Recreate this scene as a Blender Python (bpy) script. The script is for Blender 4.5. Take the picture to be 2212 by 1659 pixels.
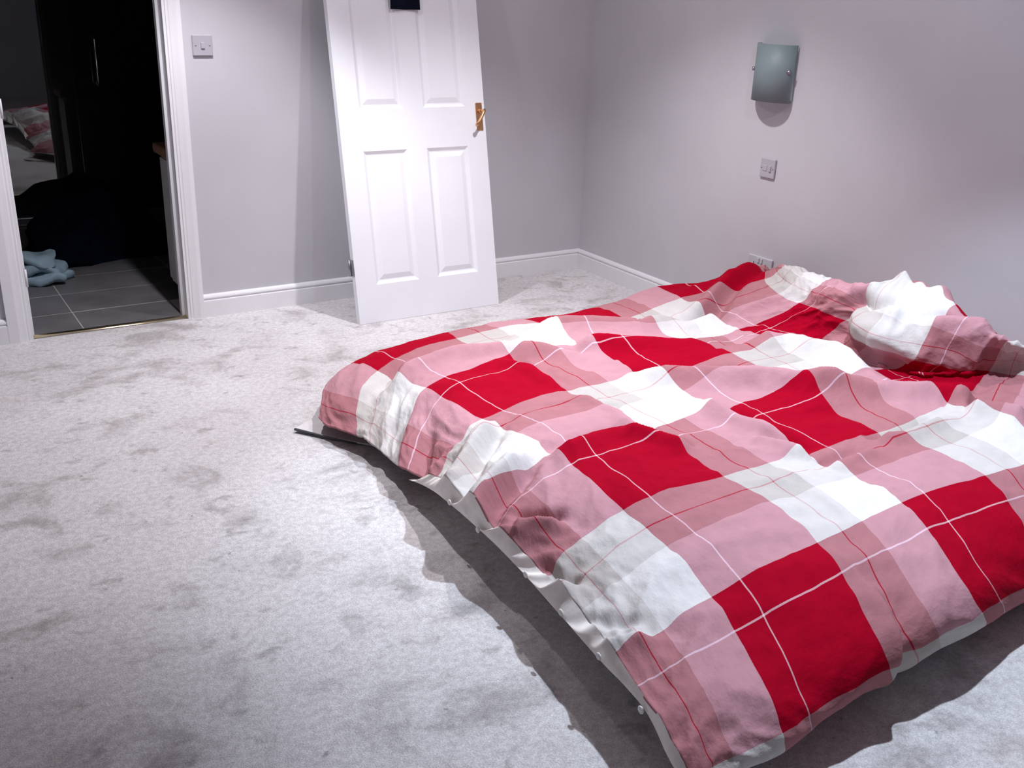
import bpy, bmesh, math, random
import numpy as np
from mathutils import Vector, Matrix, noise as mnoise

# ---------------------------------------------------------------- clear
for o in list(bpy.data.objects): bpy.data.objects.remove(o, do_unlink=True)
scene = bpy.context.scene
COL = scene.collection
random.seed(4)

# ---------------------------------------------------------------- camera
F_PX, YAW, PITCH, ROLL = 2145.4, -0.582, -0.3788, 0.0400
CAM = Vector((-3.388, -4.506, 1.486))
cam_data = bpy.data.cameras.new('camera')
cam_data.sensor_fit = 'HORIZONTAL'; cam_data.sensor_width = 36.0
cam_data.lens = 36.0 * F_PX / 2212.0
cam_data.clip_start = 0.05; cam_data.clip_end = 60
cam = bpy.data.objects.new('camera', cam_data); COL.objects.link(cam)
_f = Vector((-math.sin(YAW)*math.cos(PITCH), math.cos(YAW)*math.cos(PITCH), math.sin(PITCH)))
_r = Vector((math.cos(YAW), math.sin(YAW), 0)); _u = _r.cross(_f)
_r2 = _r*math.cos(ROLL) + _u*math.sin(ROLL); _u2 = -_r*math.sin(ROLL) + _u*math.cos(ROLL)
_m = Matrix((_r2, _u2, -_f)).transposed().to_4x4(); _m.translation = CAM
cam.matrix_world = _m
scene.camera = cam

# ---------------------------------------------------------------- world, lamps, exposure
CEIL = 2.40
world = bpy.data.worlds.new('world'); scene.world = world
world.use_nodes = True
world.node_tree.nodes['Background'].inputs[0].default_value = (0.75, 0.78, 1.0, 1)
world.node_tree.nodes['Background'].inputs[1].default_value = 0.0
scene.view_settings.view_transform = 'Standard'
scene.view_settings.look = 'None'
scene.view_settings.gamma = 1.0
scene.view_settings.use_curve_mapping = False
scene.view_settings.exposure = 0.17

def spot(name, loc, watt, size_deg, blend, radius, color=(1.0, 0.955, 0.985), target=None):
    d = bpy.data.lights.new(name, 'SPOT'); d.energy = watt; d.spot_size = math.radians(size_deg)
    d.spot_blend = blend; d.shadow_soft_size = radius; d.color = color
    o = bpy.data.objects.new(name, d); COL.objects.link(o); o.location = loc
    if target:
        o.rotation_euler = (Vector(target)-Vector(loc)).to_track_quat('-Z', 'Y').to_euler()
    return o
LAMP_SPOTS = [(-1.07, -1.30, 108, 100, 0.7, (1.0, 0.965, 1.0)), (-2.25, -0.80, 104, 89, 0.5, (1.0, 0.975, 1.04)), (-1.18, -2.95, 166, 84, 0.5, (0.86, 0.97, 1.13))]
for _x, _y, _w, _s, _b, _c in LAMP_SPOTS:        # each downlight: a beam plus the weak wide spill of its lens
    spot('downlight_lamp', (_x, _y, CEIL-0.03), _w, _s, _b, 0.03, _c)
    spot('downlight_spill', (_x, _y, CEIL-0.03), _w*0.13, 172, 0.5, 0.03, _c)

# ---------------------------------------------------------------- helpers
def tag(o, label=None, cat=None, group=None, kind=None):
    if label: o['label'] = label
    if cat: o['category'] = cat
    if group: o['group'] = group
    if kind: o['kind'] = kind
    return o
def empty(name, loc=(0, 0, 0), rz=0):
    o = bpy.data.objects.new(name, None); COL.objects.link(o)
    o.location = loc; o.rotation_euler = (0, 0, rz); o.empty_display_size = 0.1
    return o
def link(name, bm, mat, parent=None, smooth=False, bevel=0.0, seg=2):
    me = bpy.data.meshes.new(name)
    bmesh.ops.recalc_face_normals(bm, faces=bm.faces)
    bm.to_mesh(me); bm.free()
    me.materials.append(mat)
    if smooth:
        for p in me.polygons: p.use_smooth = True
    o = bpy.data.objects.new(name, me); COL.objects.link(o)
    if parent: o.parent = parent
    if bevel:
        b = o.modifiers.new('bevel', 'BEVEL'); b.width = bevel; b.segments = seg; b.limit_method = 'ANGLE'
    return o
def box(bm, x0, x1, y0, y1, z0, z1):
    v = [bm.verts.new((x, y, z)) for x in (x0, x1) for y in (y0, y1) for z in (z0, z1)]
    for f in ((0, 1, 3, 2), (4, 6, 7, 5), (0, 4, 5, 1), (2, 3, 7, 6), (0, 2, 6, 4), (1, 5, 7, 3)):
        bm.faces.new([v[i] for i in f])
def boxo(name, b, mat, parent=None, bevel=0.0, smooth=False, seg=2):
    bm = bmesh.new(); box(bm, *b); return link(name, bm, mat, parent, smooth, bevel, seg)
def cyl(bm, p0, p1, r, n=20, r2=None):
    p0, p1 = Vector(p0), Vector(p1); d = (p1-p0); L = d.length
    m = Matrix.Translation((p0+p1)/2) @ d.to_track_quat('Z', 'Y').to_matrix().to_4x4()
    bmesh.ops.create_cone(bm, cap_ends=True, segments=n, radius1=r, radius2=r if r2 is None else r2, depth=L, matrix=m)
def tube(bm, pts, radii, n=12):
    pts = [Vector(p) for p in pts]; rings = []
    for i, p in enumerate(pts):
        t = (pts[min(i+1, len(pts)-1)] - pts[max(i-1, 0)]).normalized()
        a = t.orthogonal().normalized() if i == 0 else (a - t*a.dot(t)).normalized()
        b = t.cross(a); r = radii[i] if isinstance(radii, (list, tuple)) else radii
        rings.append([bm.verts.new(p + (a*math.cos(q)+b*math.sin(q))*r) for q in [2*math.pi*k/n for k in range(n)]])
    for i in range(len(rings)-1):
        for k in range(n): bm.faces.new((rings[i][k], rings[i][(k+1) % n], rings[i+1][(k+1) % n], rings[i+1][k]))
    bm.faces.new(rings[0][::-1]); bm.faces.new(rings[-1])
def sweep(bm, prof, a, b, out, up=Vector((0, 0, 1)), m0=0.0, m1=0.0):
    """profile [(depth, height)] swept from a to b; m0, m1: mitre shift per unit depth along the run"""
    a, b = Vector(a), Vector(b); out = Vector(out); t = (b-a).normalized()
    A = [bm.verts.new(a + out*d + up*h + t*(m0*d)) for d, h in prof]
    B = [bm.verts.new(b + out*d + up*h + t*(m1*d)) for d, h in prof]
    n = len(prof)
    for i in range(n): bm.faces.new((A[i], A[(i+1) % n], B[(i+1) % n], B[i]))
    bm.faces.new(A[::-1]); bm.faces.new(B)

# ---------------------------------------------------------------- materials
def mat(name, color=(0.8, 0.8, 0.8), rough=0.6, metal=0.0, spec=0.5, noise=0.0, nscale=8.0, bump=0.0, bscale=200.0, **kw):
    m = bpy.data.materials.new(name); m.use_nodes = True
    nt = m.node_tree; b = nt.nodes['Principled BSDF']
    b.inputs['Base Color'].default_value = (*color, 1); b.inputs['Roughness'].default_value = rough
    b.inputs['Metallic'].default_value = metal; b.inputs['Specular IOR Level'].default_value = spec
    for k, v in kw.items(): b.inputs[k.replace('_', ' ')].default_value = v
    tc = nt.nodes.new('ShaderNodeTexCoord')
    if noise:
        n = nt.nodes.new('ShaderNodeTexNoise'); n.inputs['Scale'].default_value = nscale; n.inputs['Detail'].default_value = 4
        nt.links.new(tc.outputs['Object'], n.inputs['Vector'])
        r = nt.nodes.new('ShaderNodeMapRange'); r.inputs['From Min'].default_value = 0.3; r.inputs['From Max'].default_value = 0.7
        r.inputs['To Min'].default_value = 1-noise; r.inputs['To Max'].default_value = 1+noise
        nt.links.new(n.outputs['Fac'], r.inputs['Value'])
        mx = nt.nodes.new('ShaderNodeMix'); mx.data_type = 'RGBA'; mx.blend_type = 'MULTIPLY'
        mx.inputs['Factor'].default_value = 1; mx.inputs['A'].default_value = (*color, 1)
        nt.links.new(r.outputs['Result'], mx.inputs['B']); nt.links.new(mx.outputs['Result'], b.inputs['Base Color'])
    if bump:
        n2 = nt.nodes.new('ShaderNodeTexNoise'); n2.inputs['Scale'].default_value = bscale; n2.inputs['Detail'].default_value = 3
        nt.links.new(tc.outputs['Object'], n2.inputs['Vector'])
        bp = nt.nodes.new('ShaderNodeBump'); bp.inputs['Strength'].default_value = bump; bp.inputs['Distance'].default_value = 0.002
        nt.links.new(n2.outputs['Fac'], bp.inputs['Height']); nt.links.new(bp.outputs['Normal'], b.inputs['Normal'])
    return m
M = {}
M['wall'] = mat('wall_paint', (0.555, 0.55, 0.58), 0.75, noise=0.03, nscale=3, bump=0.08, bscale=350)
M['ceiling'] = mat('ceiling_paint', (0.82, 0.81, 0.80), 0.8, noise=0.02)
M['gloss'] = mat('white_gloss_paint', (0.80, 0.80, 0.82), 0.35, noise=0.02, nscale=5)
M['doorpaint'] = mat('door_white_paint', (0.85, 0.87, 0.91), 0.38, noise=0.02, nscale=4)
M['doorback'] = mat('door_edge_paint', (0.80, 0.79, 0.81), 0.5, noise=0.02)
M['brass'] = mat('brass', (0.72, 0.40, 0.20), 0.3, metal=1.0, noise=0.1, nscale=40)
M['threshold'] = mat('threshold_metal', (0.85, 0.72, 0.5), 0.28, metal=1.0, noise=0.06, nscale=20)
M['chrome'] = mat('chrome', (0.8, 0.8, 0.82), 0.12, metal=1.0, noise=0.02)
M['steel'] = mat('hinge_steel', (0.35, 0.35, 0.38), 0.4, metal=0.9, noise=0.1, nscale=30)
M['plastic'] = mat('switch_plastic', (0.43, 0.42, 0.46), 0.4, noise=0.02)
M['plastic_white'] = mat('socket_plastic', (0.52, 0.52, 0.55), 0.4, noise=0.02)
M['hole'] = mat('socket_hole', (0.02, 0.02, 0.02), 0.8, noise=0.05)
M['navy'] = mat('navy_cloth', (0.004, 0.006, 0.016), 0.95, spec=0.1, noise=0.3, nscale=20, bump=0.5, bscale=120)
M['blue'] = mat('pale_blue_cloth', (0.30, 0.42, 0.49), 0.95, spec=0.1, noise=0.12, nscale=14, bump=0.5, bscale=150)
M['tile'] = mat('floor_tile', (0.15, 0.145, 0.15), 0.42, noise=0.14, nscale=7, bump=0.05, bscale=60)
M['grout'] = mat('grout', (0.42, 0.41, 0.41), 0.9, noise=0.1, nscale=30)
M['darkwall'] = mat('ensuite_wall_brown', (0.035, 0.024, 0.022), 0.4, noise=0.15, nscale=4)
M['tray'] = mat('shower_tray', (0.10, 0.085, 0.085), 0.4, noise=0.08, nscale=6)
M['woodtop'] = mat('wooden_top', (0.28, 0.15, 0.09), 0.45, noise=0.2, nscale=18)
M['cabinet'] = mat('cabinet_white', (0.70, 0.69, 0.70), 0.4, noise=0.03)
M['mattress'] = mat('mattress_fabric', (0.60, 0.58, 0.58), 0.9, noise=0.05, bump=0.3, bscale=80)
M['underlay'] = mat('underlay_sheet', (0.62, 0.60, 0.60), 0.9, noise=0.06, nscale=25, bump=0.2, bscale=150)
M['underlay_shade'] = mat('underlay_edge_shadow', (0.10, 0.10, 0.11), 0.9, noise=0.1, nscale=25)  # near-black colour standing in for shade under the sheet edge
M['hem'] = mat('duvet_reverse_cloth', (0.86, 0.80, 0.76), 0.9, spec=0.15, noise=0.12, nscale=16, bump=0.3, bscale=90)
M['button'] = mat('button_plastic', (0.80, 0.77, 0.75), 0.35, noise=0.03)
M['bulb'] = mat('downlight_lens', (0.9, 0.9, 0.9), 0.3, noise=0.01, Emission_Color=(1, 0.96, 0.97, 1), Emission_Strength=8.0)

def glass_mat(name, color, rough, ior=1.5):
    m = mat(name, color, rough, noise=0.0)
    b = m.node_tree.nodes['Principled BSDF']; b.inputs['Transmission Weight'].default_value = 1.0; b.inputs['IOR'].default_value = ior
    return m
M['glass'] = glass_mat('shower_glass', (0.93, 0.95, 0.95), 0.0, 1.6)

def sconce_glass():
    m = bpy.data.materials.new('frosted_sconce_glass'); m.use_nodes = True
    nt = m.node_tree; b = nt.nodes['Principled BSDF']
    b.inputs['Base Color'].default_value = (0.34, 0.43, 0.45, 1); b.inputs['Roughness'].default_value = 0.25
    b.inputs['Transmission Weight'].default_value = 0.45; b.inputs['IOR'].default_value = 1.45
    tc = nt.nodes.new('ShaderNodeTexCoord'); n = nt.nodes.new('ShaderNodeTexNoise'); n.inputs['Scale'].default_value = 30
    nt.links.new(tc.outputs['Object'], n.inputs['Vector'])
    r = nt.nodes.new('ShaderNodeMapRange'); r.inputs['To Min'].default_value = 0.42; r.inputs['To Max'].default_value = 0.6
    nt.links.new(n.outputs['Fac'], r.inputs['Value']); nt.links.new(r.outputs['Result'], b.inputs['Roughness'])
    return m
M['sconce'] = sconce_glass()

def carpet():
    m = bpy.data.materials.new('stained_carpet'); m.use_nodes = True
    nt = m.node_tree; L = nt.links.new; b = nt.nodes['Principled BSDF']
    b.inputs['Roughness'].default_value = 1.0; b.inputs['Specular IOR Level'].default_value = 0.05
    b.inputs['Sheen Weight'].default_value = 0.15
    tc = nt.nodes.new('ShaderNodeTexCoord')
    def nz(scale, detail, rough=0.55, dist=0.0, stretch=None, w=0):
        n = nt.nodes.new('ShaderNodeTexNoise'); n.inputs['Scale'].default_value = scale; n.inputs['Detail'].default_value = detail
        n.inputs['Roughness'].default_value = rough; n.inputs['Distortion'].default_value = dist
        mp = nt.nodes.new('ShaderNodeMapping'); mp.inputs['Scale'].default_value = stretch or (1, 1, 1)
        mp.inputs['Location'].default_value = (w*3.7, w*1.3, w); mp.inputs['Rotation'].default_value = (0, 0, 0.5 if stretch else 0)
        L(tc.outputs['Object'], mp.inputs['Vector']); L(mp.outputs['Vector'], n.inputs['Vector']); return n.outputs['Fac']
    def rng(v, a, c, lo, hi):
        r = nt.nodes.new('ShaderNodeMapRange'); r.interpolation_type = 'SMOOTHSTEP'
        for k, x in zip(('From Min', 'From Max', 'To Min', 'To Max'), (a, c, lo, hi)): r.inputs[k].default_value = x
        L(v, r.inputs['Value']); return r.outputs['Result']
    def mixc(fac, A, B, mode='MIX'):
        x = nt.nodes.new('ShaderNodeMix'); x.data_type = 'RGBA'; x.blend_type = mode
        if isinstance(fac, float): x.inputs['Factor'].default_value = fac
        else: L(fac, x.inputs['Factor'])
        for s, v in (('A', A), ('B', B)):
            if isinstance(v, tuple): x.inputs[s].default_value = (*v, 1)
            else: L(v, x.inputs[s])
        return x.outputs['Result']
    c = mixc(rng(nz(1.3, 5), 0.35, 0.65, 0, 1), (0.80, 0.77, 0.775), (0.90, 0.875, 0.88))
    c = mixc(rng(nz(4.2, 6, 0.62, 0.4, (1, 1.25, 1), 2), 0.50, 0.72, 0, 0.85), c, (0.47, 0.44, 0.44))   # broad grey stains
    c = mixc(rng(nz(11, 5, 0.6, 0.2, (1, 1.3, 1), 5), 0.56, 0.74, 0, 0.7), c, (0.42, 0.39, 0.39))       # smaller marks
    c = mixc(rng(nz(28, 3, 0.5, 0, None, 8), 0.70, 0.76, 0, 0.75), c, (0.30, 0.28, 0.29))               # specks
    c = mixc(rng(nz(2.2, 4, 0.6, 0.8, None, 11), 0.62, 0.75, 0, 0.35), c, (0.60, 0.52, 0.50))            # brownish patches
    fib = nz(240, 3, 0.7)
    mott = nz(55, 4, 0.65, 0, None, 14)
    c = mixc(0.6, c, mixc(rng(mott, 0.36, 0.64, 0, 1), (0.72, 0.71, 0.71), (1.04, 1.04, 1.04)), 'MULTIPLY')
    c = mixc(0.6, c, mixc(rng(fib, 0.36, 0.64, 0, 1), (0.62, 0.62, 0.62), (1.05, 1.05, 1.05)), 'MULTIPLY')
    L(c, b.inputs['Base Color'])
    bp = nt.nodes.new('ShaderNodeBump'); bp.inputs['Strength'].default_value = 0.7; bp.inputs['Distance'].default_value = 0.006
    L(fib, bp.inputs['Height']); L(bp.outputs['Normal'], b.inputs['Normal'])
    return m
M['carpet'] = carpet()

def plaid():
    m = bpy.data.materials.new('red_white_plaid_cloth'); m.use_nodes = True
    nt = m.node_tree; L = nt.links.new; b = nt.nodes['Principled BSDF']
    b.inputs['Roughness'].default_value = 0.9; b.inputs['Specular IOR Level'].default_value = 0.06
    uv = nt.nodes.new('ShaderNodeUVMap'); uv.uv_map = 'weave'
    sep = nt.nodes.new('ShaderNodeSeparateXYZ'); L(uv.outputs['UV'], sep.inputs[0])
    def math_(op, a, c=None, d=None):
        n = nt.nodes.new('ShaderNodeMath'); n.operation = op
        for i, v in enumerate((a, c, d)):
            if v is None: continue
            if isinstance(v, (int, float)): n.inputs[i].default_value = v
            else: L(v, n.inputs[i])
        return n.outputs[0]
    def mixc(fac, A, B):
        x = nt.nodes.new('ShaderNodeMix'); x.data_type = 'RGBA'
        L(fac, x.inputs['Factor']) if not isinstance(fac, float) else setattr(x.inputs['Factor'], 'default_value', fac)
        for s, v in (('A', A), ('B', B)):
            if isinstance(v, tuple): x.inputs[s].default_value = (*v, 1)
            else: L(v, x.inputs[s])
        return x.outputs['Result']
    RED, WHITE, CREAM = (0.35, 0.0, 0.015), (0.71, 0.69, 0.68), (0.49, 0.45, 0.425)
    def threads(t, flip):
        red = math_('GREATER_THAN', math_('FRACT', math_('MULTIPLY', t, 0.5)), 0.5)
        fr = math_('FRACT', t)
        if flip: fr = math_('SUBTRACT', 1.0, fr)
        cream = math_('LESS_THAN', fr, 0.5)
        line = math_('LESS_THAN', math_('ABSOLUTE', math_('SUBTRACT', fr, 0.27)), 0.0062)
        wh = mixc(line, mixc(cream, WHITE, CREAM), (0.40, 0.06, 0.08))
        rd = mixc(line, RED, (0.80, 0.62, 0.66))
        return mixc(red, wh, rd), red
    (cu, ru), (cv, rv) = threads(sep.outputs['X'], False), threads(sep.outputs['Y'], True)
    x = mixc(0.5, cu, cv)
    dye = nt.nodes.new('ShaderNodeMix'); dye.data_type = 'RGBA'; dye.blend_type = 'MULTIPLY'   # mixed weave reads rosier than the plain average
    L(math_('ABSOLUTE', math_('SUBTRACT', ru, rv)), dye.inputs['Factor']); L(x, dye.inputs['A']); dye.inputs['B'].default_value = (0.95, 0.76, 0.86, 1)
    x = dye.outputs['Result']
    n = nt.nodes.new('ShaderNodeTexNoise'); n.inputs['Scale'].default_value = 9; n.inputs['Detail'].default_value = 4
    L(uv.outputs['UV'], n.inputs['Vector'])
    r = nt.nodes.new('ShaderNodeMapRange'); r.inputs['To Min'].default_value = 0.9; r.inputs['To Max'].default_value = 1.08
    L(n.outputs['Fac'], r.inputs['Value'])
    mu = nt.nodes.new('ShaderNodeMix'); mu.data_type = 'RGBA'; mu.blend_type = 'MULTIPLY'; mu.inputs['Factor'].default_value = 1
    L(x, mu.inputs['A']); L(r.outputs['Result'], mu.inputs['B']); L(mu.outputs['Result'], b.inputs['Base Color'])
    n2 = nt.nodes.new('ShaderNodeTexNoise'); n2.inputs['Scale'].default_value = 7; n2.inputs['Detail'].default_value = 6; n2.inputs['Roughness'].default_value = 0.55
    L(uv.outputs['UV'], n2.inputs['Vector'])
    bp = nt.nodes.new('ShaderNodeBump'); bp.inputs['Strength'].default_value = 0.5; bp.inputs['Distance'].default_value = 0.012
    L(n2.outputs['Fac'], bp.inputs['Height']); L(bp.outputs['Normal'], b.inputs['Normal'])
    return m
M['plaid'] = plaid()

# ================================================================ the room
XL, YF = -4.9, -6.2            # left wall and the wall behind the photographer
OX0, OX1, OZ = -2.905, -2.243, 1.99   # clear opening of the ensuite doorway
WT = 0.11                      # thickness of the back wall
bm = bmesh.new(); box(bm, XL, 0, YF, 0.0, -0.05, 0.0)
tag(link('floor', bm, M['carpet']), 'pale grey stained fitted carpet', kind='structure')
bm = bmesh.new()
box(bm, XL, OX0-0.03, 0, WT, 0, CEIL); box(bm, OX1+0.03, 0, 0, WT, 0, CEIL); box(bm, OX0-0.03, OX1+0.03, 0, WT, OZ+0.03, CEIL)
tag(link('wall_back', bm, M['wall']), 'pale painted wall with the ensuite doorway', kind='structure')
tag(boxo('wall_right', (0, 0.1, YF, WT, 0, CEIL), M['wall']), 'pale painted wall at the head of the bed', kind='structure')
tag(boxo('wall_left', (XL-0.1, XL, YF, WT, 0, CEIL), M['wall']), 'pale painted wall', kind='structure')
tag(boxo('wall_front', (XL-0.1, 0.1, YF-0.1, YF, 0, CEIL), M['wall']), 'pale painted wall behind the camera', kind='structure')
tag(boxo('ceiling', (XL, 0, YF, 0, CEIL, CEIL+0.1), M['ceiling']), 'white ceiling', kind='structure')

SK = [(0, 0), (0.018, 0), (0.018, 0.074), (0.0175, 0.078), (0.0125, 0.081), (0.0125, 0.086), (0.0165, 0.089), (0.0165, 0.094), (0.013, 0.101), (0.006, 0.107), (0, 0.107)]
AR = 0.073                     # architrave width
bm = bmesh.new(); sweep(bm, SK, (OX1+AR, 0, 0), (0, 0, 0), (0, -1, 0), m1=-1.0)
tag(link('baseboard_back', bm, M['gloss']), 'white grooved skirting board', kind='structure')
bm = bmesh.new(); sweep(bm, SK, (0, 0, 0), (0, YF, 0), (-1, 0, 0), m0=1.0)
tag(link('baseboard_right', bm, M['gloss']), 'white grooved skirting board', kind='structure')
bm = bmesh.new(); sweep(bm, SK, (XL, 0, 0), (OX0-AR-0.022, 0, 0), (0, -1, 0))
tag(link('baseboard_back_left', bm, M['gloss']), 'white grooved skirting board', kind='structure')
bm = bmesh.new(); sweep(bm, SK, (XL, YF, 0), (XL, 0, 0), (1, 0, 0))
tag(link('baseboard_left', bm, M['gloss']), 'white grooved skirting board', kind='structure')

# door frame of the ensuite doorway: lining, stops and stepped architraves
def jamb(name, x_in, sgn):
    """sgn=+1: frame to the right of the opening"""
    fr = empty(name, (x_in, 0, 0)); tag(fr, 'white painted door frame post of the ensuite doorway', kind='structure')
    def rel(b): return (min(b[0], b[1])-x_in, max(b[0], b[1])-x_in) + b[2:]
    boxo('lining', rel((x_in, x_in+sgn*0.03, -0.002, WT+0.002, 0, OZ+0.03)), M['gloss'], fr, 0.002)
    boxo('stop', rel((x_in-sgn*0.012, x_in+sgn*0.001, 0.055, 0.09, 0, OZ)), M['gloss'], fr, 0.002)
    w = AR + (0.022 if sgn < 0 else 0)
    pr = [(0.006, 0), (0.006, 0.010), (0.010, 0.013), (0.010, 0.022), (0.0125, 0.026), (0.015, 0.040), (0.019, 0.055), (0.019, w), (0, w), (0, 0)]
    bm = bmesh.new()
    sweep(bm, pr, (0, 0, 0), (0, 0, OZ+0.06), (0, -1, 0), up=Vector((sgn, 0, 0)))
    link('architrave', bm, M['gloss'], fr)
    return fr
jr = jamb('trim_1', OX1, 1); jl = jamb('trim_2', OX0, -1)
hd = empty('trim_3', (0, 0, 0)); tag(hd, 'white painted head of the ensuite door frame', kind='structure')
boxo('lining', (OX0, OX1, -0.002, WT+0.002, OZ, OZ+0.03), M['gloss'], hd, 0.002)
boxo('architrave', (OX0-0.095, OX1+AR, -0.019, 0, OZ+0.03, OZ+0.10), M['gloss'], hd, 0.003)
for z in (0.235, 0.93, 1.70):
    h = boxo('hinge', (-0.0005, 0.004, 0.002, 0.034, z, z+0.076), M['steel'], jl, 0.001)
    bm = bmesh.new(); cyl(bm, (0.006, -0.002, z), (0.006, -0.002, z+0.076), 0.005, 12); link('hinge_pin', bm, M['gloss'], h, True)

# metal threshold strip between the carpet and the tiles
TP = [(0.0, 0.0), (0.0, 0.002), (0.010, 0.0065), (0.020, 0.008), (0.030, 0.0065), (0.040, 0.002), (0.040, 0.0)]
bm = bmesh.new(); sweep(bm, TP, (OX0, 0.052, 0.0), (OX1, 0.052, 0.0), (0, -1, 0))
tag(link('threshold_strip', bm, M['threshold'], smooth=True), 'shiny gold metal threshold strip between carpet and ensuite tiles', 'threshold strip')

# ================================================================ the ensuite
EX0, EX1, EY1 = -3.75, -1.55, 2.55
bm = bmesh.new(); box(bm, EX0, EX1, 0.0, EY1, -0.05, -0.0016); fl = link('floor_ensuite', bm, M['grout'])
tag(fl, 'dark grey tiled floor of the ensuite', kind='structure')
rng_ = random.Random(3)
tile_mesh = None
G = 0.004
xs = [-2.690-0.6*2, -2.690-0.6, -2.690, -2.690+0.6, -2.690+1.2]
ys = [0.012+0.3145*k for k in range(0, 6)]
for i in range(len(xs)-1):
    for j in range(len(ys)-1):
        x0, x1 = max(xs[i]+G/2, EX0+0.002), min(xs[i+1]-G/2, EX1-0.002); y0, y1 = ys[j]+G/2, ys[j+1]-G/2
        if j == 0: y0 = 0.02
        if x1-x0 < 0.05: continue
        if j == 0 and (x1 < OX0 or x0 > OX1): continue
        if j == 0: x0, x1 = max(x0, OX0), min(x1, OX1)
        boxo('floor_tile', (x0, x1, y0, y1, -0.008, -0.0005+rng_.uniform(-0.0006, 0.0003)), M['tile'], fl, 0.0012, seg=1)
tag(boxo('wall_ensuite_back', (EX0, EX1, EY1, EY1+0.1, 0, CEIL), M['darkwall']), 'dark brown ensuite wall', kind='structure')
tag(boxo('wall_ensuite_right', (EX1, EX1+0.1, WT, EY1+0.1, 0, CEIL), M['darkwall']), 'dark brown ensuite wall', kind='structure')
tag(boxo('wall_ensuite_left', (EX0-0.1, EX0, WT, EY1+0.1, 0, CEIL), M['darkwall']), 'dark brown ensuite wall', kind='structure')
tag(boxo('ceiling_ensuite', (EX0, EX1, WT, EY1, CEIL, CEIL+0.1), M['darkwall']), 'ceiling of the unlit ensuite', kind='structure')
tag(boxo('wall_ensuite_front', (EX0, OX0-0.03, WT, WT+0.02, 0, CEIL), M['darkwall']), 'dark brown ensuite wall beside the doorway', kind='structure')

# shower enclosure: tray, glass screen with rails and a long handle
SY = 1.64
tray = empty('shower_tray', (-2.6, SY, 0)); tag(tray, 'dark raised shower tray along the far side of the ensuite', 'shower tray')
boxo('tray_body', (EX0+2.6+0.003, EX1+2.6-0.003, -0.03, EY1-SY-0.003, 0.0, 0.135), M['tray'], tray, 0.006)
boxo('tray_rim', (EX0+2.6+0.003, EX1+2.6-0.003, -0.036, 0.05, 0.134, 0.150), M['tray'], tray, 0.005)
scr = empty('shower_screen', (-2.6, SY, 0.15)); tag(scr, 'clear glass shower screen reflecting the bedroom, with long bar handle', 'shower screen')
boxo('bottom_rail', (EX0+2.6+0.004, EX1+2.6-0.004, -0.012, 0.022, 0.0, 0.03), M['steel'], scr, 0.003)
boxo('glass_panel', (EX0+2.6+0.004, -2.335+2.6, 0.0, 0.008, 0.03, 1.83), M['glass'], scr)
boxo('glass_door', (-2.330+2.6, EX1+2.6-0.004, 0.0, 0.008, 0.03, 1.83), M['glass'], scr)
boxo('top_rail', (EX0+2.6+0.004, EX1+2.6-0.004, -0.012, 0.022, 1.83, 1.87), M['steel'], scr, 0.003)
bm = bmesh.new()
tube(bm, [(0.385, -0.002, 0.755), (0.385, -0.05, 0.755), (0.385, -0.052, 0.752), (0.385, -0.052, 0.99), (0.385, -0.05, 0.998), (0.385, -0.002, 0.998)], 0.011, 14)
link('handle', bm, M['chrome'], scr, True)

# slim white cabinet with a wooden top, just inside the doorway
cab = empty('slim_cabinet', (-2.142, 0.31, 0)); tag(cab, 'slim white cabinet with brown wooden top inside the ensuite doorway', 'cabinet')
boxo('body', (-0.055, 0.30, -0.12, 0.13, 0.06, 0.70), M['cabinet'], cab, 0.02, seg=3)
boxo('plinth', (-0.03, 0.28, -0.10, 0.11, 0.0, 0.065), M['darkwall'], cab)
boxo('top', (-0.085, 0.31, -0.13, 0.14, 0.70, 0.745), M['woodtop'], cab, 0.008)
boxo('door', (-0.062, -0.054, -0.105, 0.115, 0.09, 0.68), M['cabinet'], cab, 0.003)

def heap(name, loc, size, mt, seed, folds=6, res=56):
    """crumpled cloth heap: flattened dome with rolled folds"""
    bm = bmesh.new(); bmesh.ops.create_uvsphere(bm, u_segments=res, v_segments=res//2, radius=1)
    for v in bm.verts:
        p = v.co.copy(); a = math.atan2(p.y, p.x)
        r = 1 + 0.16*math.sin(3*a+seed) + 0.10*math.sin(5*a+2*seed) + 0.20*mnoise.noise(p*1.4+Vector((seed, 0, 0)))
        q = Vector((p.x*r, p.y*r, max(p.z, -0.05)))
        n = mnoise.noise(Vector((q.x*1.6+seed, q.y*folds*0.55, q.z*2.2))) + 0.5*mnoise.noise(Vector((q.x*4, q.y*4+seed, q.z*5)))
        q *= 1 + 0.20*n
        q.z = max(q.z*(1 + 0.35*mnoise.noise(Vector((q.x*1.8, q.y*1.8+seed, 3)))), 0)
        v.co = Vector((q.x*size[0], q.y*size[1], q.z*size[2]))
    o = link(name, bm, mt, None, True); o.location = loc
    return o
tag(heap('towel_pile', (-2.40, 1.33, -0.001), (0.40, 0.19, 0.31), M['navy'], 2.0), 'dark navy heap of towels on the ensuite floor', 'towels')
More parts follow.
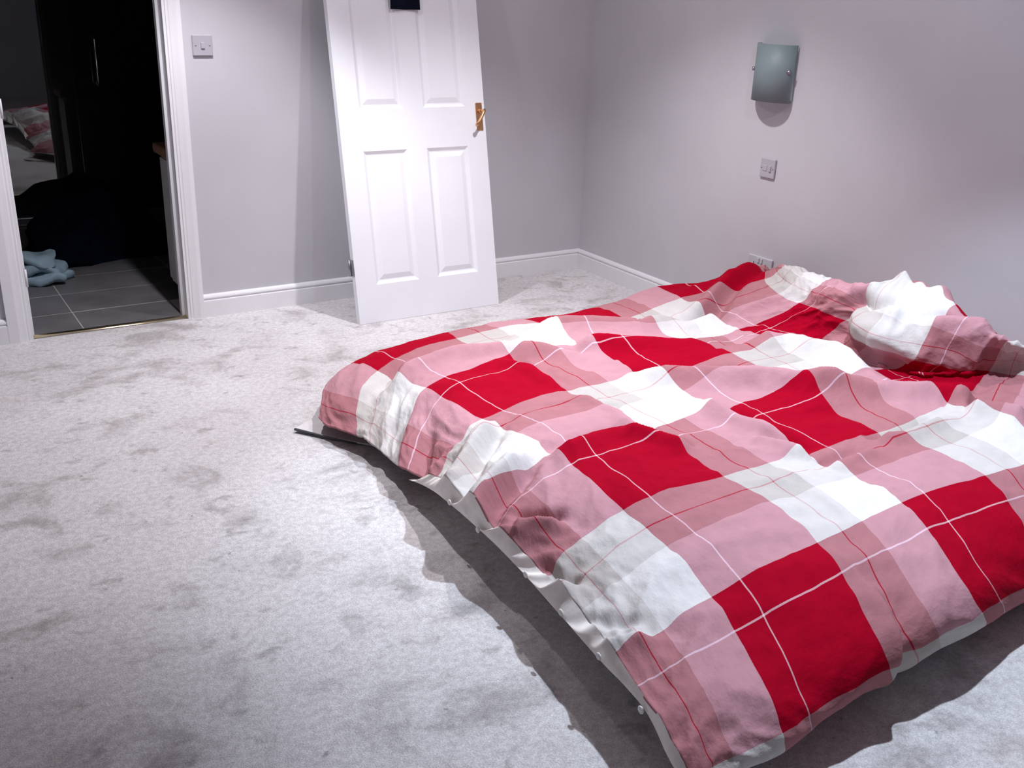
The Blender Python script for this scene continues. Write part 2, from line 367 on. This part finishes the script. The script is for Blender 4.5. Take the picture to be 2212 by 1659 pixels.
def folded(name, loc, rz):
    bm = bmesh.new()
    r_ = random.Random(9)
    for k, (z, w, d, sh) in enumerate(((0.030, 0.135, 0.12, 0.0), (0.078, 0.125, 0.105, -0.018), (0.122, 0.11, 0.10, -0.03))):
        b2 = bmesh.new(); bmesh.ops.create_uvsphere(b2, u_segments=40, v_segments=20, radius=1)
        for v in b2.verts:
            p = v.co.copy(); s = lambda c: math.copysign(abs(c)**0.6, c)
            q = Vector((s(p.x)*w, s(p.y)*d, s(p.z)*0.032))
            q.z += 0.014*math.sin(q.x*26+k*2+q.y*9) + 0.022*mnoise.noise(Vector((q.x*15, q.y*12, k*3.1)))
            q.y += 0.03*mnoise.noise(Vector((q.x*11, k*2.0, 1.0)))
            q.x += sh + 0.05*mnoise.noise(Vector((q.y*14, k*5.0, q.z*10)))
            v.co = q + Vector((0, 0, z))
        me = bpy.data.meshes.new('t'); b2.to_mesh(me); b2.free(); bm.from_mesh(me); bpy.data.meshes.remove(me)
    for v in bm.verts: v.co.z = max(v.co.z, 0.0)
    me = bpy.data.meshes.new(name); bm.to_mesh(me); bm.free(); me.materials.append(M['blue'])
    for p in me.polygons: p.use_smooth = True
    o = bpy.data.objects.new(name, me); COL.objects.link(o); o.location = loc; o.rotation_euler.z = rz
    return o
tag(folded('folded_cloth', (-2.73, 0.93, -0.001), -0.25), 'pale blue crumpled folded cloth on the dark tiles', 'cloth')

# ================================================================ wall fittings
def plate(name, loc, rz, w, label, cat, kind, m):
    """wall plate facing local -y"""
    e = empty(name, loc, rz); tag(e, label, cat)
    boxo('plate', (-w/2, w/2, -0.010, 0, -0.043, 0.043), m, e, 0.004, seg=3)
    if kind == 'switch':
        boxo('rocker', (-0.008, 0.008, -0.0155, -0.008, -0.013, 0.013), m, e, 0.002)
        for x in (-0.030, 0.030):
            bm = bmesh.new(); cyl(bm, (x, -0.0112, 0), (x, -0.009, 0), 0.003, 12); link('screw', bm, M['steel'], e, True)
    if kind == 'spur':
        boxo('rocker', (0.010, 0.024, -0.0155, -0.008, -0.013, 0.013), m, e, 0.002)
        boxo('fuse_holder', (-0.026, -0.002, -0.0125, -0.008, -0.013, 0.013), m, e, 0.002)
        for x in (-0.034, 0.034):
            bm = bmesh.new(); cyl(bm, (x, -0.0112, 0), (x, -0.009, 0), 0.003, 12); link('screw', bm, M['steel'], e, True)
    if kind == 'socket':
        for cx in (-0.037, 0.037):
            boxo('pin_hole', (cx-0.002, cx+0.002, -0.0104, -0.006, 0.006, 0.015), M['hole'], e)
            boxo('pin_hole', (cx-0.013, cx-0.008, -0.0104, -0.006, -0.016, -0.012), M['hole'], e)
            boxo('pin_hole', (cx+0.008, cx+0.013, -0.0104, -0.006, -0.016, -0.012), M['hole'], e)
        for cx in (-0.010, 0.010):
            boxo('rocker', (cx-0.006, cx+0.006, -0.0145, -0.008, 0.014, 0.036), m, e, 0.002)
        for cx in (-0.058, 0.058):
            bm = bmesh.new(); cyl(bm, (cx, -0.0112, 0), (cx, -0.009, 0), 0.003, 12); link('screw', bm, M['steel'], e, True)
    return e
plate('light_switch', (-2.085, 0, 1.210), 0, 0.086, 'square grey light switch beside the ensuite door frame', 'switch', 'switch', M['plastic'])
R90 = -math.pi/2               # local -y turns to -x
plate('bedside_switch', (0, -1.368, 0.785), R90, 0.086, 'square grey switch plate below the wall light', 'switch', 'spur', M['plastic'])
plate('double_socket', (0, -1.397, 0.344), R90, 0.146, 'white double power socket low on the wall behind the bed', 'socket', 'socket', M['plastic_white'])

# wall light: bowed frosted glass in front of a small chrome base with lamp holder
sc = empty('wall_light', (0, -1.345, 1.19)); tag(sc, 'unlit wall light with bowed greenish frosted glass shade', 'wall light')
boxo('base_plate', (-0.014, 0.0, -0.045, 0.045, -0.06, 0.06), M['steel'], sc, 0.004)
bm = bmesh.new(); cyl(bm, (-0.014, 0.0, -0.055), (-0.042, 0.0, -0.03), 0.010, 14); cyl(bm, (-0.040, 0.0, -0.045), (-0.040, 0.0, 0.03), 0.014, 16); link('lamp_holder', bm, M['steel'], sc, True)
bm = bmesh.new(); NA, NH = 28, 2
def arc(t, r):  # t from 0 (far side) to 1 (near side)
    a = math.pi*(0.02+0.96*t); return (-(0.080+r)*math.sin(a)-0.004, (0.108+r)*math.cos(a))
grid = {}
for i in range(NA+1):
    for k, r in ((0, 0.0), (1, -0.006)):
        x, y = arc(i/NA, r)
        for h, z in ((0, -0.118), (1, 0.118)): grid[i, k, h] = bm.verts.new((x, y, z))
for i in range(NA):
    for k in (0, 1): bm.faces.new((grid[i, k, 0], grid[i+1, k, 0], grid[i+1, k, 1], grid[i, k, 1]))
    for h in (0, 1): bm.faces.new((grid[i, 0, h], grid[i+1, 0, h], grid[i+1, 1, h], grid[i, 1, h]))
for i in (0, NA): bm.faces.new((grid[i, 0, 0], grid[i, 1, 0], grid[i, 1, 1], grid[i, 0, 1]))
sh = link('glass_shade', bm, M['sconce'], sc, True)
for t in (0.12, 0.88):
    x, y = arc(t, 0.0); x2, y2 = arc(t, 0.010)
    bm = bmesh.new(); cyl(bm, (x, y, 0.01), (x2, y2, 0.01), 0.009, 16); link('shade_screw', bm, M['steel'], sh, True)
    bm = bmesh.new(); cyl(bm, (-0.010, math.copysign(0.035, y), 0.01), (x, y, 0.01), 0.004, 10); link('shade_arm', bm, M['steel'], sc, True)

# recessed downlights that light the room
for k, (x, y, *_) in enumerate(LAMP_SPOTS):
    e = empty('downlight', (x, y, CEIL))
    tag(e, ('recessed ceiling downlight above the far side of the bed', 'recessed ceiling downlight in front of the ensuite doorway', 'recessed ceiling downlight above the near edge of the bed')[k], 'downlight', 'ceiling downlights')
    bm = bmesh.new()
    pr = [(0.032, 0.0), (0.034, -0.004), (0.042, -0.006), (0.044, -0.002), (0.044, 0.0)]
    n = 32; rings = [[bm.verts.new((r*math.cos(2*math.pi*i/n), r*math.sin(2*math.pi*i/n), z)) for i in range(n)] for r, z in pr]
    for a in range(len(pr)-1):
        for i in range(n): bm.faces.new((rings[a][i], rings[a][(i+1) % n], rings[a+1][(i+1) % n], rings[a+1][i]))
    link('bezel', bm, M['chrome'], e, True)
    bm = bmesh.new(); cyl(bm, (0, 0, -0.002), (0, 0, 0.0), 0.032, 32); link('lens', bm, M['bulb'], e)

# ================================================================ six-panel door leaning against the wall
AL = math.asin(0.2019)
dr = empty('panel_door', (-1.57, -0.435, 0.001)); dr.rotation_euler = (-AL, 0, 0)
tag(dr, 'white six-panel door leaning loose against the wall', 'door')
DW, DH, DT = 0.762, 1.981, 0.035
PX = [(0.103, 0.327), (0.430, 0.656)]; PZ = [(0.176, 0.785), (0.970, 1.600), (1.695, 1.865)]
def panel_face(bm, y, sgn):
    """front (y=0) or back skin with moulded raised panels pressed into it"""
    def q(x0, x1, z0, z1, d): return [bm.verts.new((x, y+sgn*d, z)) for x, z in ((x0, z0), (x1, z0), (x1, z1), (x0, z1))]
    xs = sorted({0, DW, *[v for p in PX for v in p]}); zs = sorted({0, DH, *[v for p in PZ for v in p]})
    grid = {(x, z): bm.verts.new((x, y, z)) for x in xs for z in zs}
    for i in range(len(xs)-1):
        for j in range(len(zs)-1):
            c = [grid[xs[i], zs[j]], grid[xs[i+1], zs[j]], grid[xs[i+1], zs[j+1]], grid[xs[i], zs[j+1]]]
            if (xs[i], xs[i+1]) in PX and (zs[j], zs[j+1]) in PZ:
                prev = c
                for ins, dep in ((0.006, 0.0035), (0.014, 0.0085), (0.020, 0.0095), (0.044, 0.0025)):
                    cur = q(xs[i]+ins, xs[i+1]-ins, zs[j]+ins, zs[j+1]-ins, dep)
                    for k in range(4): bm.faces.new((prev[k], prev[(k+1) % 4], cur[(k+1) % 4], cur[k]))
                    prev = cur
                bm.faces.new(prev)
            else: bm.faces.new(c)
    return grid, xs, zs
bm = bmesh.new()
g0, xs_, zs_ = panel_face(bm, 0.0, 1); g1, _, _ = panel_face(bm, DT, -1)
for i in range(len(xs_)-1):
    for z in (0, DH): bm.faces.new((g0[xs_[i], z], g0[xs_[i+1], z], g1[xs_[i+1], z], g1[xs_[i], z]))
for j in range(len(zs_)-1):
    for x in (0, DW): bm.faces.new((g0[x, zs_[j]], g0[x, zs_[j+1]], g1[x, zs_[j+1]], g1[x, zs_[j]]))
link('door_leaf', bm, M['doorpaint'], dr)
for z in (0.225, 1.70):
    h = boxo('hinge', (-0.0025, 0.0005, 0.004, 0.034, z, z+0.076), M['steel'], dr, 0.0008)
    bm = bmesh.new(); cyl(bm, (-0.006, 0.038, z), (-0.006, 0.038, z+0.076), 0.006, 12); link('hinge_knuckle', bm, M['steel'], h, True)
hp = boxo('handle_plate', (0.712, 0.748, -0.004, 0.0005, 0.855, 0.985), M['brass'], dr, 0.003)
bm = bmesh.new(); cyl(bm, (0.732, 0.0, 0.945), (0.732, -0.022, 0.945), 0.011, 16, 0.008); cyl(bm, (0.732, -0.018, 0.945), (0.732, -0.048, 0.945), 0.007, 16)
link('handle_neck', bm, M['brass'], hp, True)
bm = bmesh.new()
tube(bm, [(0.736, -0.046, 0.949), (0.730, -0.051, 0.942), (0.718, -0.053, 0.922), (0.703, -0.053, 0.902), (0.694, -0.051, 0.888), (0.688, -0.046, 0.880), (0.690, -0.040, 0.876)],
     [0.006, 0.008, 0.0075, 0.0065, 0.007, 0.0085, 0.006], 14)
link('handle_lever', bm, M['brass'], hp, True)
boxo('latch_plate', (DW-0.0005, DW+0.002, 0.006, 0.029, 0.88, 0.98), M['brass'], dr, 0.0008)

# navy cloth hung over the top of the leaning door
ck = empty('hanging_cloth', (-1.57, -0.435, 0.001)); ck.rotation_euler = (-AL, 0, 0)
tag(ck, 'dark navy strip of cloth hanging down the white leaning door', 'cloth')
bm = bmesh.new(); n = 40; ring = []
for i in range(n+1):
    t = i/n; s = 1.405 + t*(DH+0.006-1.405)
    w = 0.5*math.sin(t*9)*0.003
    y = -0.012 - 0.004*math.sin(t*14)
    xa, xb = 0.304+w, 0.452+w*0.5
    row = []
    for k in range(9):
        f = k/8; x = xa+(xb-xa)*f; yy = y - 0.004*math.sin(f*math.pi*3+t*5)
        row.append((bm.verts.new((x, yy, s)), bm.verts.new((x, yy+0.007, s))))
    ring.append(row)
for i in range(n):
    for k in range(8):
        for w in (0, 1): bm.faces.new((ring[i][k][w], ring[i][k+1][w], ring[i+1][k+1][w], ring[i+1][k][w]))
    for k in (0, 8): bm.faces.new((ring[i][k][0], ring[i][k][1], ring[i+1][k][1], ring[i+1][k][0]))
for i in (0, n):
    for k in range(8): bm.faces.new((ring[i][k][0], ring[i][k+1][0], ring[i][k+1][1], ring[i][k][1]))
link('front_drape', bm, M['navy'], ck, True)
boxo('top_fold', (0.304, 0.452, -0.013, DT+0.004, DH+0.0005, DH+0.007), M['navy'], ck, 0.003)

# ================================================================ bed on the floor
# thin underlay sheet on the carpet; one corner pokes out
ul = empty('floor_underlay', (0, 0, 0)); tag(ul, 'thin pale underlay sheet on the carpet, corner poking out under the bed', 'underlay')
UC = [(-2.268, -1.422), (-2.165, -1.352), (-0.25, -1.50), (-0.25, -3.15), (-1.60, -3.15), (-1.85, -1.95), (-2.195, -1.53)]
def slab(name, pts, z0, z1, m, parent, lift=None):
    bm = bmesh.new()
    lo = [bm.verts.new((x, y, z0 + (lift[i] if lift else 0))) for i, (x, y) in enumerate(pts)]
    hi = [bm.verts.new((x, y, z1 + (lift[i] if lift else 0))) for i, (x, y) in enumerate(pts)]
    bm.faces.new(lo[::-1]); bm.faces.new(hi); n = len(pts)
    for i in range(n): bm.faces.new((lo[i], lo[(i+1) % n], hi[(i+1) % n], hi[i]))
    bmesh.ops.triangulate(bm, faces=bm.faces)
    return link(name, bm, m, parent)
slab('sheet', UC, 0.002, 0.008, M['underlay'], ul, [0.008, 0.0, 0, 0, 0, 0, 0.004])
bm = bmesh.new(); tube(bm, [(-2.270, -1.424, 0.012), (-2.235, -1.474, 0.012), (-2.195, -1.532, 0.009), (-2.12, -1.62, 0.006)], [0.005, 0.004, 0.0035, 0.003], 8)  # dark strip modelled as the shadow below the lifted corner
link('edge_shadow_strip', bm, M['underlay_shade'], ul, True)

ma = empty('mattress', (0, 0, 0)); tag(ma, 'low mattress on the floor under the red plaid duvet', 'mattress')
boxo('mattress_body', (-1.93, -0.04, -3.20, -1.48, 0.0, 0.165), M['mattress'], ma, 0.05, True, 4)

# duvet: points (weave u, weave v, x, y, z) measured on the cloth; each whole number is a band edge of the plaid
CT = np.array([
    (0,2,-2.207,-3.166,0.159), (0,3,-2.159,-2.827,0.165), (0,4,-2.173,-2.513,0.201), (0,5,-2.134,-2.243,0.152),
    (0,6,-2.137,-1.999,0.075), (0,7,-2.147,-1.689,0.070), (1,1,-2.056,-3.503,0.142), (1,2,-1.943,-3.163,0.237),
    (1,3,-1.905,-2.790,0.258), (1,4,-1.878,-2.438,0.270), (1,5,-1.911,-2.095,0.243), (1,6,-1.929,-1.762,0.226),
    (1,7,-1.942,-1.408,0.172), (2,1,-1.725,-3.491,0.159), (2,2,-1.595,-3.160,0.269), (2,3,-1.557,-2.792,0.271),
    (2,4,-1.535,-2.433,0.260), (2,5,-1.565,-2.067,0.263), (2,6,-1.564,-1.718,0.258), (2,7,-1.574,-1.341,0.214),
    (3,1,-1.379,-3.481,0.179), (3,2,-1.252,-3.136,0.274), (3,3,-1.209,-2.786,0.260), (3,4,-1.202,-2.408,0.255),
    (3,5,-1.204,-2.054,0.239), (3,6,-1.232,-1.674,0.261), (3,7,-1.183,-1.355,0.227), (4,1,-1.051,-3.446,0.144),
    (4,2,-0.893,-3.145,0.269), (4,3,-0.887,-2.773,0.253), (4,4,-0.840,-2.420,0.263), (4,5,-0.879,-2.119,0.298),
    (4,6,-0.845,-1.858,0.255), (4,7,-0.868,-1.501,0.235), (5,2,-0.548,-3.142,0.280), (5,3,-0.550,-2.776,0.279),
    (5,4,-0.470,-2.425,0.262), (5,5,-0.511,-2.128,0.271), (5,6,-0.512,-1.792,0.232), (5,7,-0.532,-1.455,0.273),
    (6,2,-0.251,-2.999,0.343), (6,3,-0.217,-2.703,0.310), (6,4,-0.430,-2.552,0.335), (6,5,-0.413,-2.179,0.375),
    (6,6,-0.377,-1.975,0.375), (6,7,-0.299,-1.701,0.385), (7,3,-0.282,-2.790,0.460), (7,4,-0.246,-2.550,0.530),
    (7,5,-0.310,-2.272,0.545), (7,6,-0.210,-1.978,0.450), (7,7,-0.146,-1.662,0.420), (0,7.5,-2.206,-1.525,0.060),
    (0.4,7.5,-2.151,-1.430,0.110), (0.75,7.45,-2.061,-1.347,0.150), (1,7.4,-1.970,-1.291,0.170), (2,7.5,-1.520,-1.155,0.185),
    (3,7.5,-1.190,-1.158,0.190), (4,7.5,-0.812,-1.238,0.225), (5,7.6,-0.493,-1.198,0.250), (6,7.8,-0.124,-1.468,0.325),
    (6.85,4.5,-0.205,-2.322,0.570), (6.5,4.5,-0.468,-2.407,0.450), (0,8.1,-2.160,-1.420,0.060), (1,8.1,-1.950,-1.120,0.060),
    (2,8.1,-1.520,-1.120,0.060), (3,8.1,-1.160,-1.120,0.060), (4,8.1,-0.800,-1.120,0.060), (5,8.1,-0.460,-1.120,0.060),
    (6,8.1,-0.200,-1.120,0.060), (7,8.1,-0.100,-1.120,0.060), (1,0.72,-2.037,-3.508,0.070), (2,0.72,-1.649,-3.459,0.070),
    (3,0.72,-1.263,-3.440,0.070), (4,0.72,-0.920,-3.438,0.070), (0,1,-2.270,-3.470,0.120), (0,0.72,-2.260,-3.520,0.060),
    (0,0.3,-2.200,-3.360,0.045), (1,0.3,-2.000,-3.360,0.045), (2,0.3,-1.620,-3.360,0.045), (3,0.3,-1.250,-3.360,0.045),
    (4,0.3,-0.950,-3.360,0.045), (5,0.3,-0.650,-3.360,0.045), (6,0.3,-0.350,-3.360,0.045), (7,0.3,-0.150,-3.360,0.045),
    (5,1,-0.700,-3.440,0.150), (6,1,-0.380,-3.420,0.170), (7,1,-0.150,-3.380,0.200), (7,2,-0.180,-3.000,0.400),
    (5,0.72,-0.700,-3.450,0.070), (6,0.72,-0.380,-3.440,0.070), (7.7,1,-0.045,-3.350,0.120), (7.7,2,-0.045,-3.000,0.220),
    (7.7,3,-0.045,-2.750,0.260), (7.7,4,-0.045,-2.480,0.280), (7.7,5,-0.045,-2.200,0.280), (7.7,6,-0.045,-1.900,0.260),
    (7.7,7,-0.045,-1.580,0.240), (7.7,8,-0.045,-1.200,0.080), (8.4,1,-0.035,-3.300,0.100), (8.4,2,-0.035,-2.980,0.100),
    (8.4,3,-0.035,-2.700,0.100), (8.4,4,-0.035,-2.450,0.100), (8.4,5,-0.035,-2.150,0.100), (8.4,6,-0.035,-1.850,0.100),
    (8.4,7,-0.035,-1.550,0.100), (8.4,8,-0.035,-1.200,0.100),
])
def rbf(uv, val, reg=8e-3):
    n = len(uv); d = np.linalg.norm(uv[:, None]-uv[None], axis=2)
    K = np.where(d > 0, d*d*np.log(d+1e-12), 0) + reg*np.eye(n)
    Pm = np.c_[np.ones(n), uv]; A = np.zeros((n+3, n+3)); A[:n, :n] = K; A[:n, n:] = Pm; A[n:, :n] = Pm.T
    return np.linalg.solve(A, np.r_[val, np.zeros((3, val.shape[1]))])
def rbf_eval(uv, W, q):
    out = np.zeros((len(q), W.shape[1])); n = len(uv)
    for s in range(0, len(q), 8000):
        qq = q[s:s+8000]; d = np.linalg.norm(qq[:, None]-uv[None], axis=2)
        out[s:s+8000] = np.where(d > 0, d*d*np.log(d+1e-12), 0) @ W[:n] + np.c_[np.ones(len(qq)), qq] @ W[n:]
    return out
Wt = rbf(CT[:, :2], CT[:, 2:])
NU, NV = 440, 410
U0, U1, V0, V1 = 0.0, 8.4, 0.3, 8.1
uu = np.linspace(U0, U1, NU); vv = np.linspace(V0, V1, NV)
UV = np.array([(a, b) for a in uu for b in vv])
P = rbf_eval(CT[:, :2], Wt, UV)
ker = np.exp(-0.5*(np.arange(-18, 19)/7.0)**2); ker /= ker.sum()
def smooth(G):                                        # soften the padded cloth between the measured points
    for ax in (0, 1):
        G = np.apply_along_axis(lambda r: np.convolve(np.pad(r, 18, mode='reflect', reflect_type='odd'), ker, 'valid'), ax, G)
    return G
P = smooth(P.reshape(NU, NV, 3)).reshape(-1, 3)
# large folds: (polyline on the bed plane, height, half-width in metres)
FOLDS = [
    ([(-2.014, -1.613), (-1.867, -1.557), (-1.696, -1.577), (-1.469, -1.713), (-1.265, -1.859)], 0.028, 0.05),
    ([(-1.372, -1.973), (-1.137, -2.163), (-0.964, -2.3), (-0.837, -2.432), (-0.719, -2.549)], 0.035, 0.06),
    ([(-1.379, -1.481), (-1.207, -1.483), (-0.928, -1.651), (-0.607, -1.681), (-0.537, -1.796)], 0.03, 0.055),
    ([(-1.302, -1.74), (-1.201, -1.75), (-0.981, -1.911), (-0.826, -2.011)], 0.025, 0.05),
    ([(-0.791, -2.074), (-0.613, -2.106), (-0.51, -2.259), (-0.512, -2.45)], 0.035, 0.07),
    ([(-0.875, -2.384), (-0.691, -2.545), (-0.501, -2.734), (-0.442, -2.827)], 0.035, 0.05),
    ([(-1.236, -2.319), (-1.245, -2.46), (-1.225, -2.631), (-1.237, -2.794)], 0.022, 0.045),
    ([(-1.307, -2.641), (-1.281, -2.727), (-1.249, -2.839)], 0.015, 0.035),
    ([(-0.985, -2.837), (-0.867, -2.862), (-0.611, -2.858)], 0.018, 0.04),
    ([(-1.249, -2.889), (-1.153, -2.89), (-1.019, -2.881)], 0.015, 0.04),
    ([(-1.59, -2.113), (-1.539, -2.291), (-1.573, -2.489)], 0.012, 0.035),
    ([(-1.646, -2.45), (-1.57, -2.527), (-1.516, -2.628)], 0.018, 0.035),
    ([(0.083, -1.491), (-0.254, -1.535), (-0.584, -1.601), (-0.864, -1.637)], 0.022, 0.05),
    ([(-1.929, -2.476), (-1.705, -2.437), (-1.564, -2.456)], 0.016, 0.045),
    ([(-1.62, -1.734), (-1.569, -1.863), (-1.582, -2.049)], 0.012, 0.04),
    ([(-2.267, -3.077), (-2.199, -3.135), (-2.106, -3.207)], 0.012, 0.03),
    ([(-2.237, -2.99), (-2.181, -3.095), (-2.11, -3.165)], 0.012, 0.03),
    ([(-1.615, -3.315), (-1.687, -3.482), (-1.717, -3.539)], 0.005, 0.04),
    ([(-1.604, -3.253), (-1.654, -3.421), (-1.707, -3.509)], 0.004, 0.03),
    ([(-0.24, -2.428), (-0.064, -2.461), (0.213, -2.452)], 0.025, 0.04),
    ([(-0.45, -2.152), (-0.447, -2.324), (-0.373, -2.469)], 0.02, 0.035),
    ([(-0.399, -2.508), (-0.322, -2.623), (-0.258, -2.705)], 0.02, 0.03),
    ([(-1.887, -2.15), (-2.069, -2.281), (-2.233, -2.441)], 0.022, 0.035),
    ([(-1.921, -2.395), (-2.117, -2.487), (-2.266, -2.597)], 0.026, 0.04),
    ([(-2.14, -2.638), (-2.105, -2.671), (-2.043, -2.746)], 0.02, 0.03),
    ([(-2.038, -1.905), (-2.192, -2.144), (-2.297, -2.328)], 0.018, 0.035),
    ([(-2.147, -1.76), (-2.252, -1.92), (-2.346, -2.081)], 0.014, 0.03),
    ([(-2.19, -2.758), (-2.182, -2.885), (-2.137, -2.934)], 0.018, 0.03),
    ([(0.19, -1.785), (0.029, -2.003), (-0.169, -2.292)], 0.022, 0.03),
    ([(-0.029, -1.832), (-0.129, -2.061), (-0.272, -2.412)], 0.022, 0.03),
    ([(-0.545, -2.83), (-0.501, -2.916), (-0.48, -3.027)], 0.03, 0.05),
]
def seg_dist(p, a, b):
    ab = b-a; t = np.clip(((p-a)@ab)/(ab@ab), 0, 1); c = a+t[:, None]*ab
    d = p-c; s = np.sign(ab[0]*d[:, 1]-ab[1]*d[:, 0]); return np.linalg.norm(d, axis=1), s, t
dz = np.zeros(len(P)); xy = P[:, :2].copy()
top = np.clip((P[:, 2]-0.12)/0.08, 0, 1)
for pl, h, w in FOLDS:
    pl = np.array(pl); h *= 1.3; w *= 0.85; best = np.full(len(P), 9.0); fade = np.ones(len(P)); sgn = np.ones(len(P))
    for i in range(len(pl)-1):
        d, s, t = seg_dist(xy, pl[i], pl[i+1]); k = d < best
        best[k] = d[k]; sgn[k] = s[k]
        along = (i+t)/(len(pl)-1)
        fade[k] = np.clip(np.minimum(along, 1-along)*5, 0.15, 1)[k]
    q_ = best*sgn; wr = np.where(sgn > 0, w*0.62, w*1.15)     # crest, with a trough on its far flank
    dz += 1.35*h*fade*(np.exp(-(best/wr)**2) - 0.85*np.exp(-((q_-1.35*w)/(0.75*w))**2))
nz = np.zeros(len(P))
for i in range(len(P)):
    x, y, z = P[i]; u, v = UV[i]
    hd = min(max((u-4.6)/1.6, 0), 1)                # the head end is more crumpled
    ft = min(max((1.1-u)/1.0, 0), 1)
    w = y + 0.25*x
    wx, wy = u+0.35*mnoise.noise(Vector((u*0.9, v*0.9, 3.0))), v+0.35*mnoise.noise(Vector((u*0.9, v*0.9, 9.0)))
    a = mnoise.noise(Vector((x*2.2, w*9.0, 1.0)))*0.008
    a += mnoise.noise(Vector((x*5.0+3, w*15.0, 4.0)))*0.0045
    a += (0.24-abs(mnoise.noise(Vector((wx*1.1, wy*1.7, 7.0)))))*0.030*(0.6+0.5*hd)
    a += (0.24-abs(mnoise.noise(Vector((wx*2.4, wy*3.4, 2.0)))))*0.018*(0.5+0.7*hd+0.7*ft)
    a += (0.24-abs(mnoise.noise(Vector((wx*5.2, wy*6.5, 5.0)))))*0.008*(0.5+0.9*hd+0.7*ft)
    a += ft*mnoise.noise(Vector((x*3, y*13.0, 5.0)))*0.016
    nz[i] = a
# displace along the surface normal
G3 = P.reshape(NU, NV, 3); du = np.gradient(G3, axis=0); dv = np.gradient(G3, axis=1)
Nn = np.cross(du, dv); Nn /= np.linalg.norm(Nn, axis=2, keepdims=True)+1e-9
Nn = Nn.reshape(-1, 3)
Nn[Nn[:, 2] < -0.2] *= 1
edge = np.clip((7.3-UV[:, 0])/0.4, 0.1, 1)*np.clip((UV[:, 1]-0.5)/0.5, 0, 1)*np.clip((8.1-UV[:, 1])/0.5, 0.1, 1)
P2 = P + Nn*(((nz+dz)*edge)[:, None])
P2[:, 2] = np.maximum(P2[:, 2], 0.03); P2[:, 0] = np.minimum(P2[:, 0], -0.012)
dv_root = empty('duvet', (0, 0, 0)); tag(dv_root, 'rumpled red, pink and white checked duvet spread over the floor bed', 'duvet')
def sheet(name, P, UV, NU, NV, m, parent):
    me = bpy.data.meshes.new(name)
    idx = np.arange(NU*NV).reshape(NU, NV)
    F = np.stack([idx[:-1, :-1], idx[1:, :-1], idx[1:, 1:], idx[:-1, 1:]], -1).reshape(-1, 4)
    me.from_pydata(P.tolist(), [], F.tolist()); me.materials.append(m)
    ul_ = me.uv_layers.new(name='weave')
    li = np.zeros(len(me.loops), dtype=np.int32); me.loops.foreach_get('vertex_index', li)
    ul_.data.foreach_set('uv', UV[li].astype(np.float32).ravel())
    me.polygons.foreach_set('use_smooth', np.ones(len(me.polygons), dtype=bool))
    me.update()
    o = bpy.data.objects.new(name, me); COL.objects.link(o); o.parent = parent
    return o
cover = sheet('top_cover', P2, UV, NU, NV, M['plaid'], dv_root)
so = cover.modifiers.new('thickness', 'SOLIDIFY'); so.thickness = 0.006; so.offset = -1

# reverse side bulging below the foot seam
SP = np.array([  # weave v, x, y, z of the lower bulge
    (1, -2.270, -3.463, 0.090),
    (1.15, -2.264, -3.407, 0.095),
    (1.4, -2.242, -3.344, 0.115),
    (1.65, -2.217, -3.255, 0.120),
    (1.95, -2.225, -3.163, 0.130),
    (2.4, -2.209, -2.998, 0.135),
    (2.95, -2.183, -2.775, 0.135),
    (3.4, -2.174, -2.622, 0.140),
    (3.95, -2.175, -2.442, 0.145),
    (4.6, -2.165, -2.266, 0.130),
    (5.1, -2.153, -2.148, 0.100),
    (5.45, -2.156, -2.072, 0.080),
])
row0 = P2.reshape(NU, NV, 3)[0]                       # the foot seam
sel = (vv > 0.85) & (vv < 5.45); vs = vv[sel]; seam = row0[sel]
bul = np.stack([np.interp(vs, SP[:, 0], SP[:, k]) for k in (1, 2, 3)], 1)
k_ = np.exp(-0.5*(np.arange(-12, 13)/7.0)**2); k_ /= k_.sum()
bul = np.stack([np.convolve(np.pad(bul[:, c], 12, mode='edge'), k_, 'valid') for c in range(3)], 1)
wob = np.array([mnoise.noise(Vector((v*3.0, 0, 0))) for v in vs])
rows = []
for t in np.linspace(0, 1, 14):
    b = 0.022*math.sin(math.pi*t)
    p = seam*(1-t) + bul*t; p = p + np.array([[-0.3, 0, -0.15]])*b*(1+0.6*wob)[:, None]
    rows.append(p)
for t in np.linspace(0.1, 1, 8):
    p = bul + np.array([[0.42*t, 0, 0.0]]); p[:, 2] = bul[:, 2] - 0.012*math.sin(math.pi*min(t*2, 1)) + 0.03*t
    rows.append(p)
R3 = np.array(rows); nu_, nv_ = R3.shape[0], R3.shape[1]
UVs = np.array([(-0.02*i, v) for i in range(nu_) for v in vs])
und = sheet('underside', R3.reshape(-1, 3), UVs, nu_, nv_, M['hem'], dv_root); und['label'] = 'cream reverse side of the cover below the seam'
# buttons of the cover along the opening at the foot
for v in (1.55, 2.05, 2.55, 3.05, 3.75, 4.35):
    i = int(np.argmin(abs(vs-v))); p = rows[7][i]
    bm = bmesh.new(); bmesh.ops.create_uvsphere(bm, u_segments=14, v_segments=8, radius=1)
    for q in bm.verts: q.co = Vector((q.co.x*0.004, q.co.y*0.009, q.co.z*0.009))
    o = link('button', bm, M['button'], dv_root, True); o.location = p + np.array([-0.010, 0, 0.0])
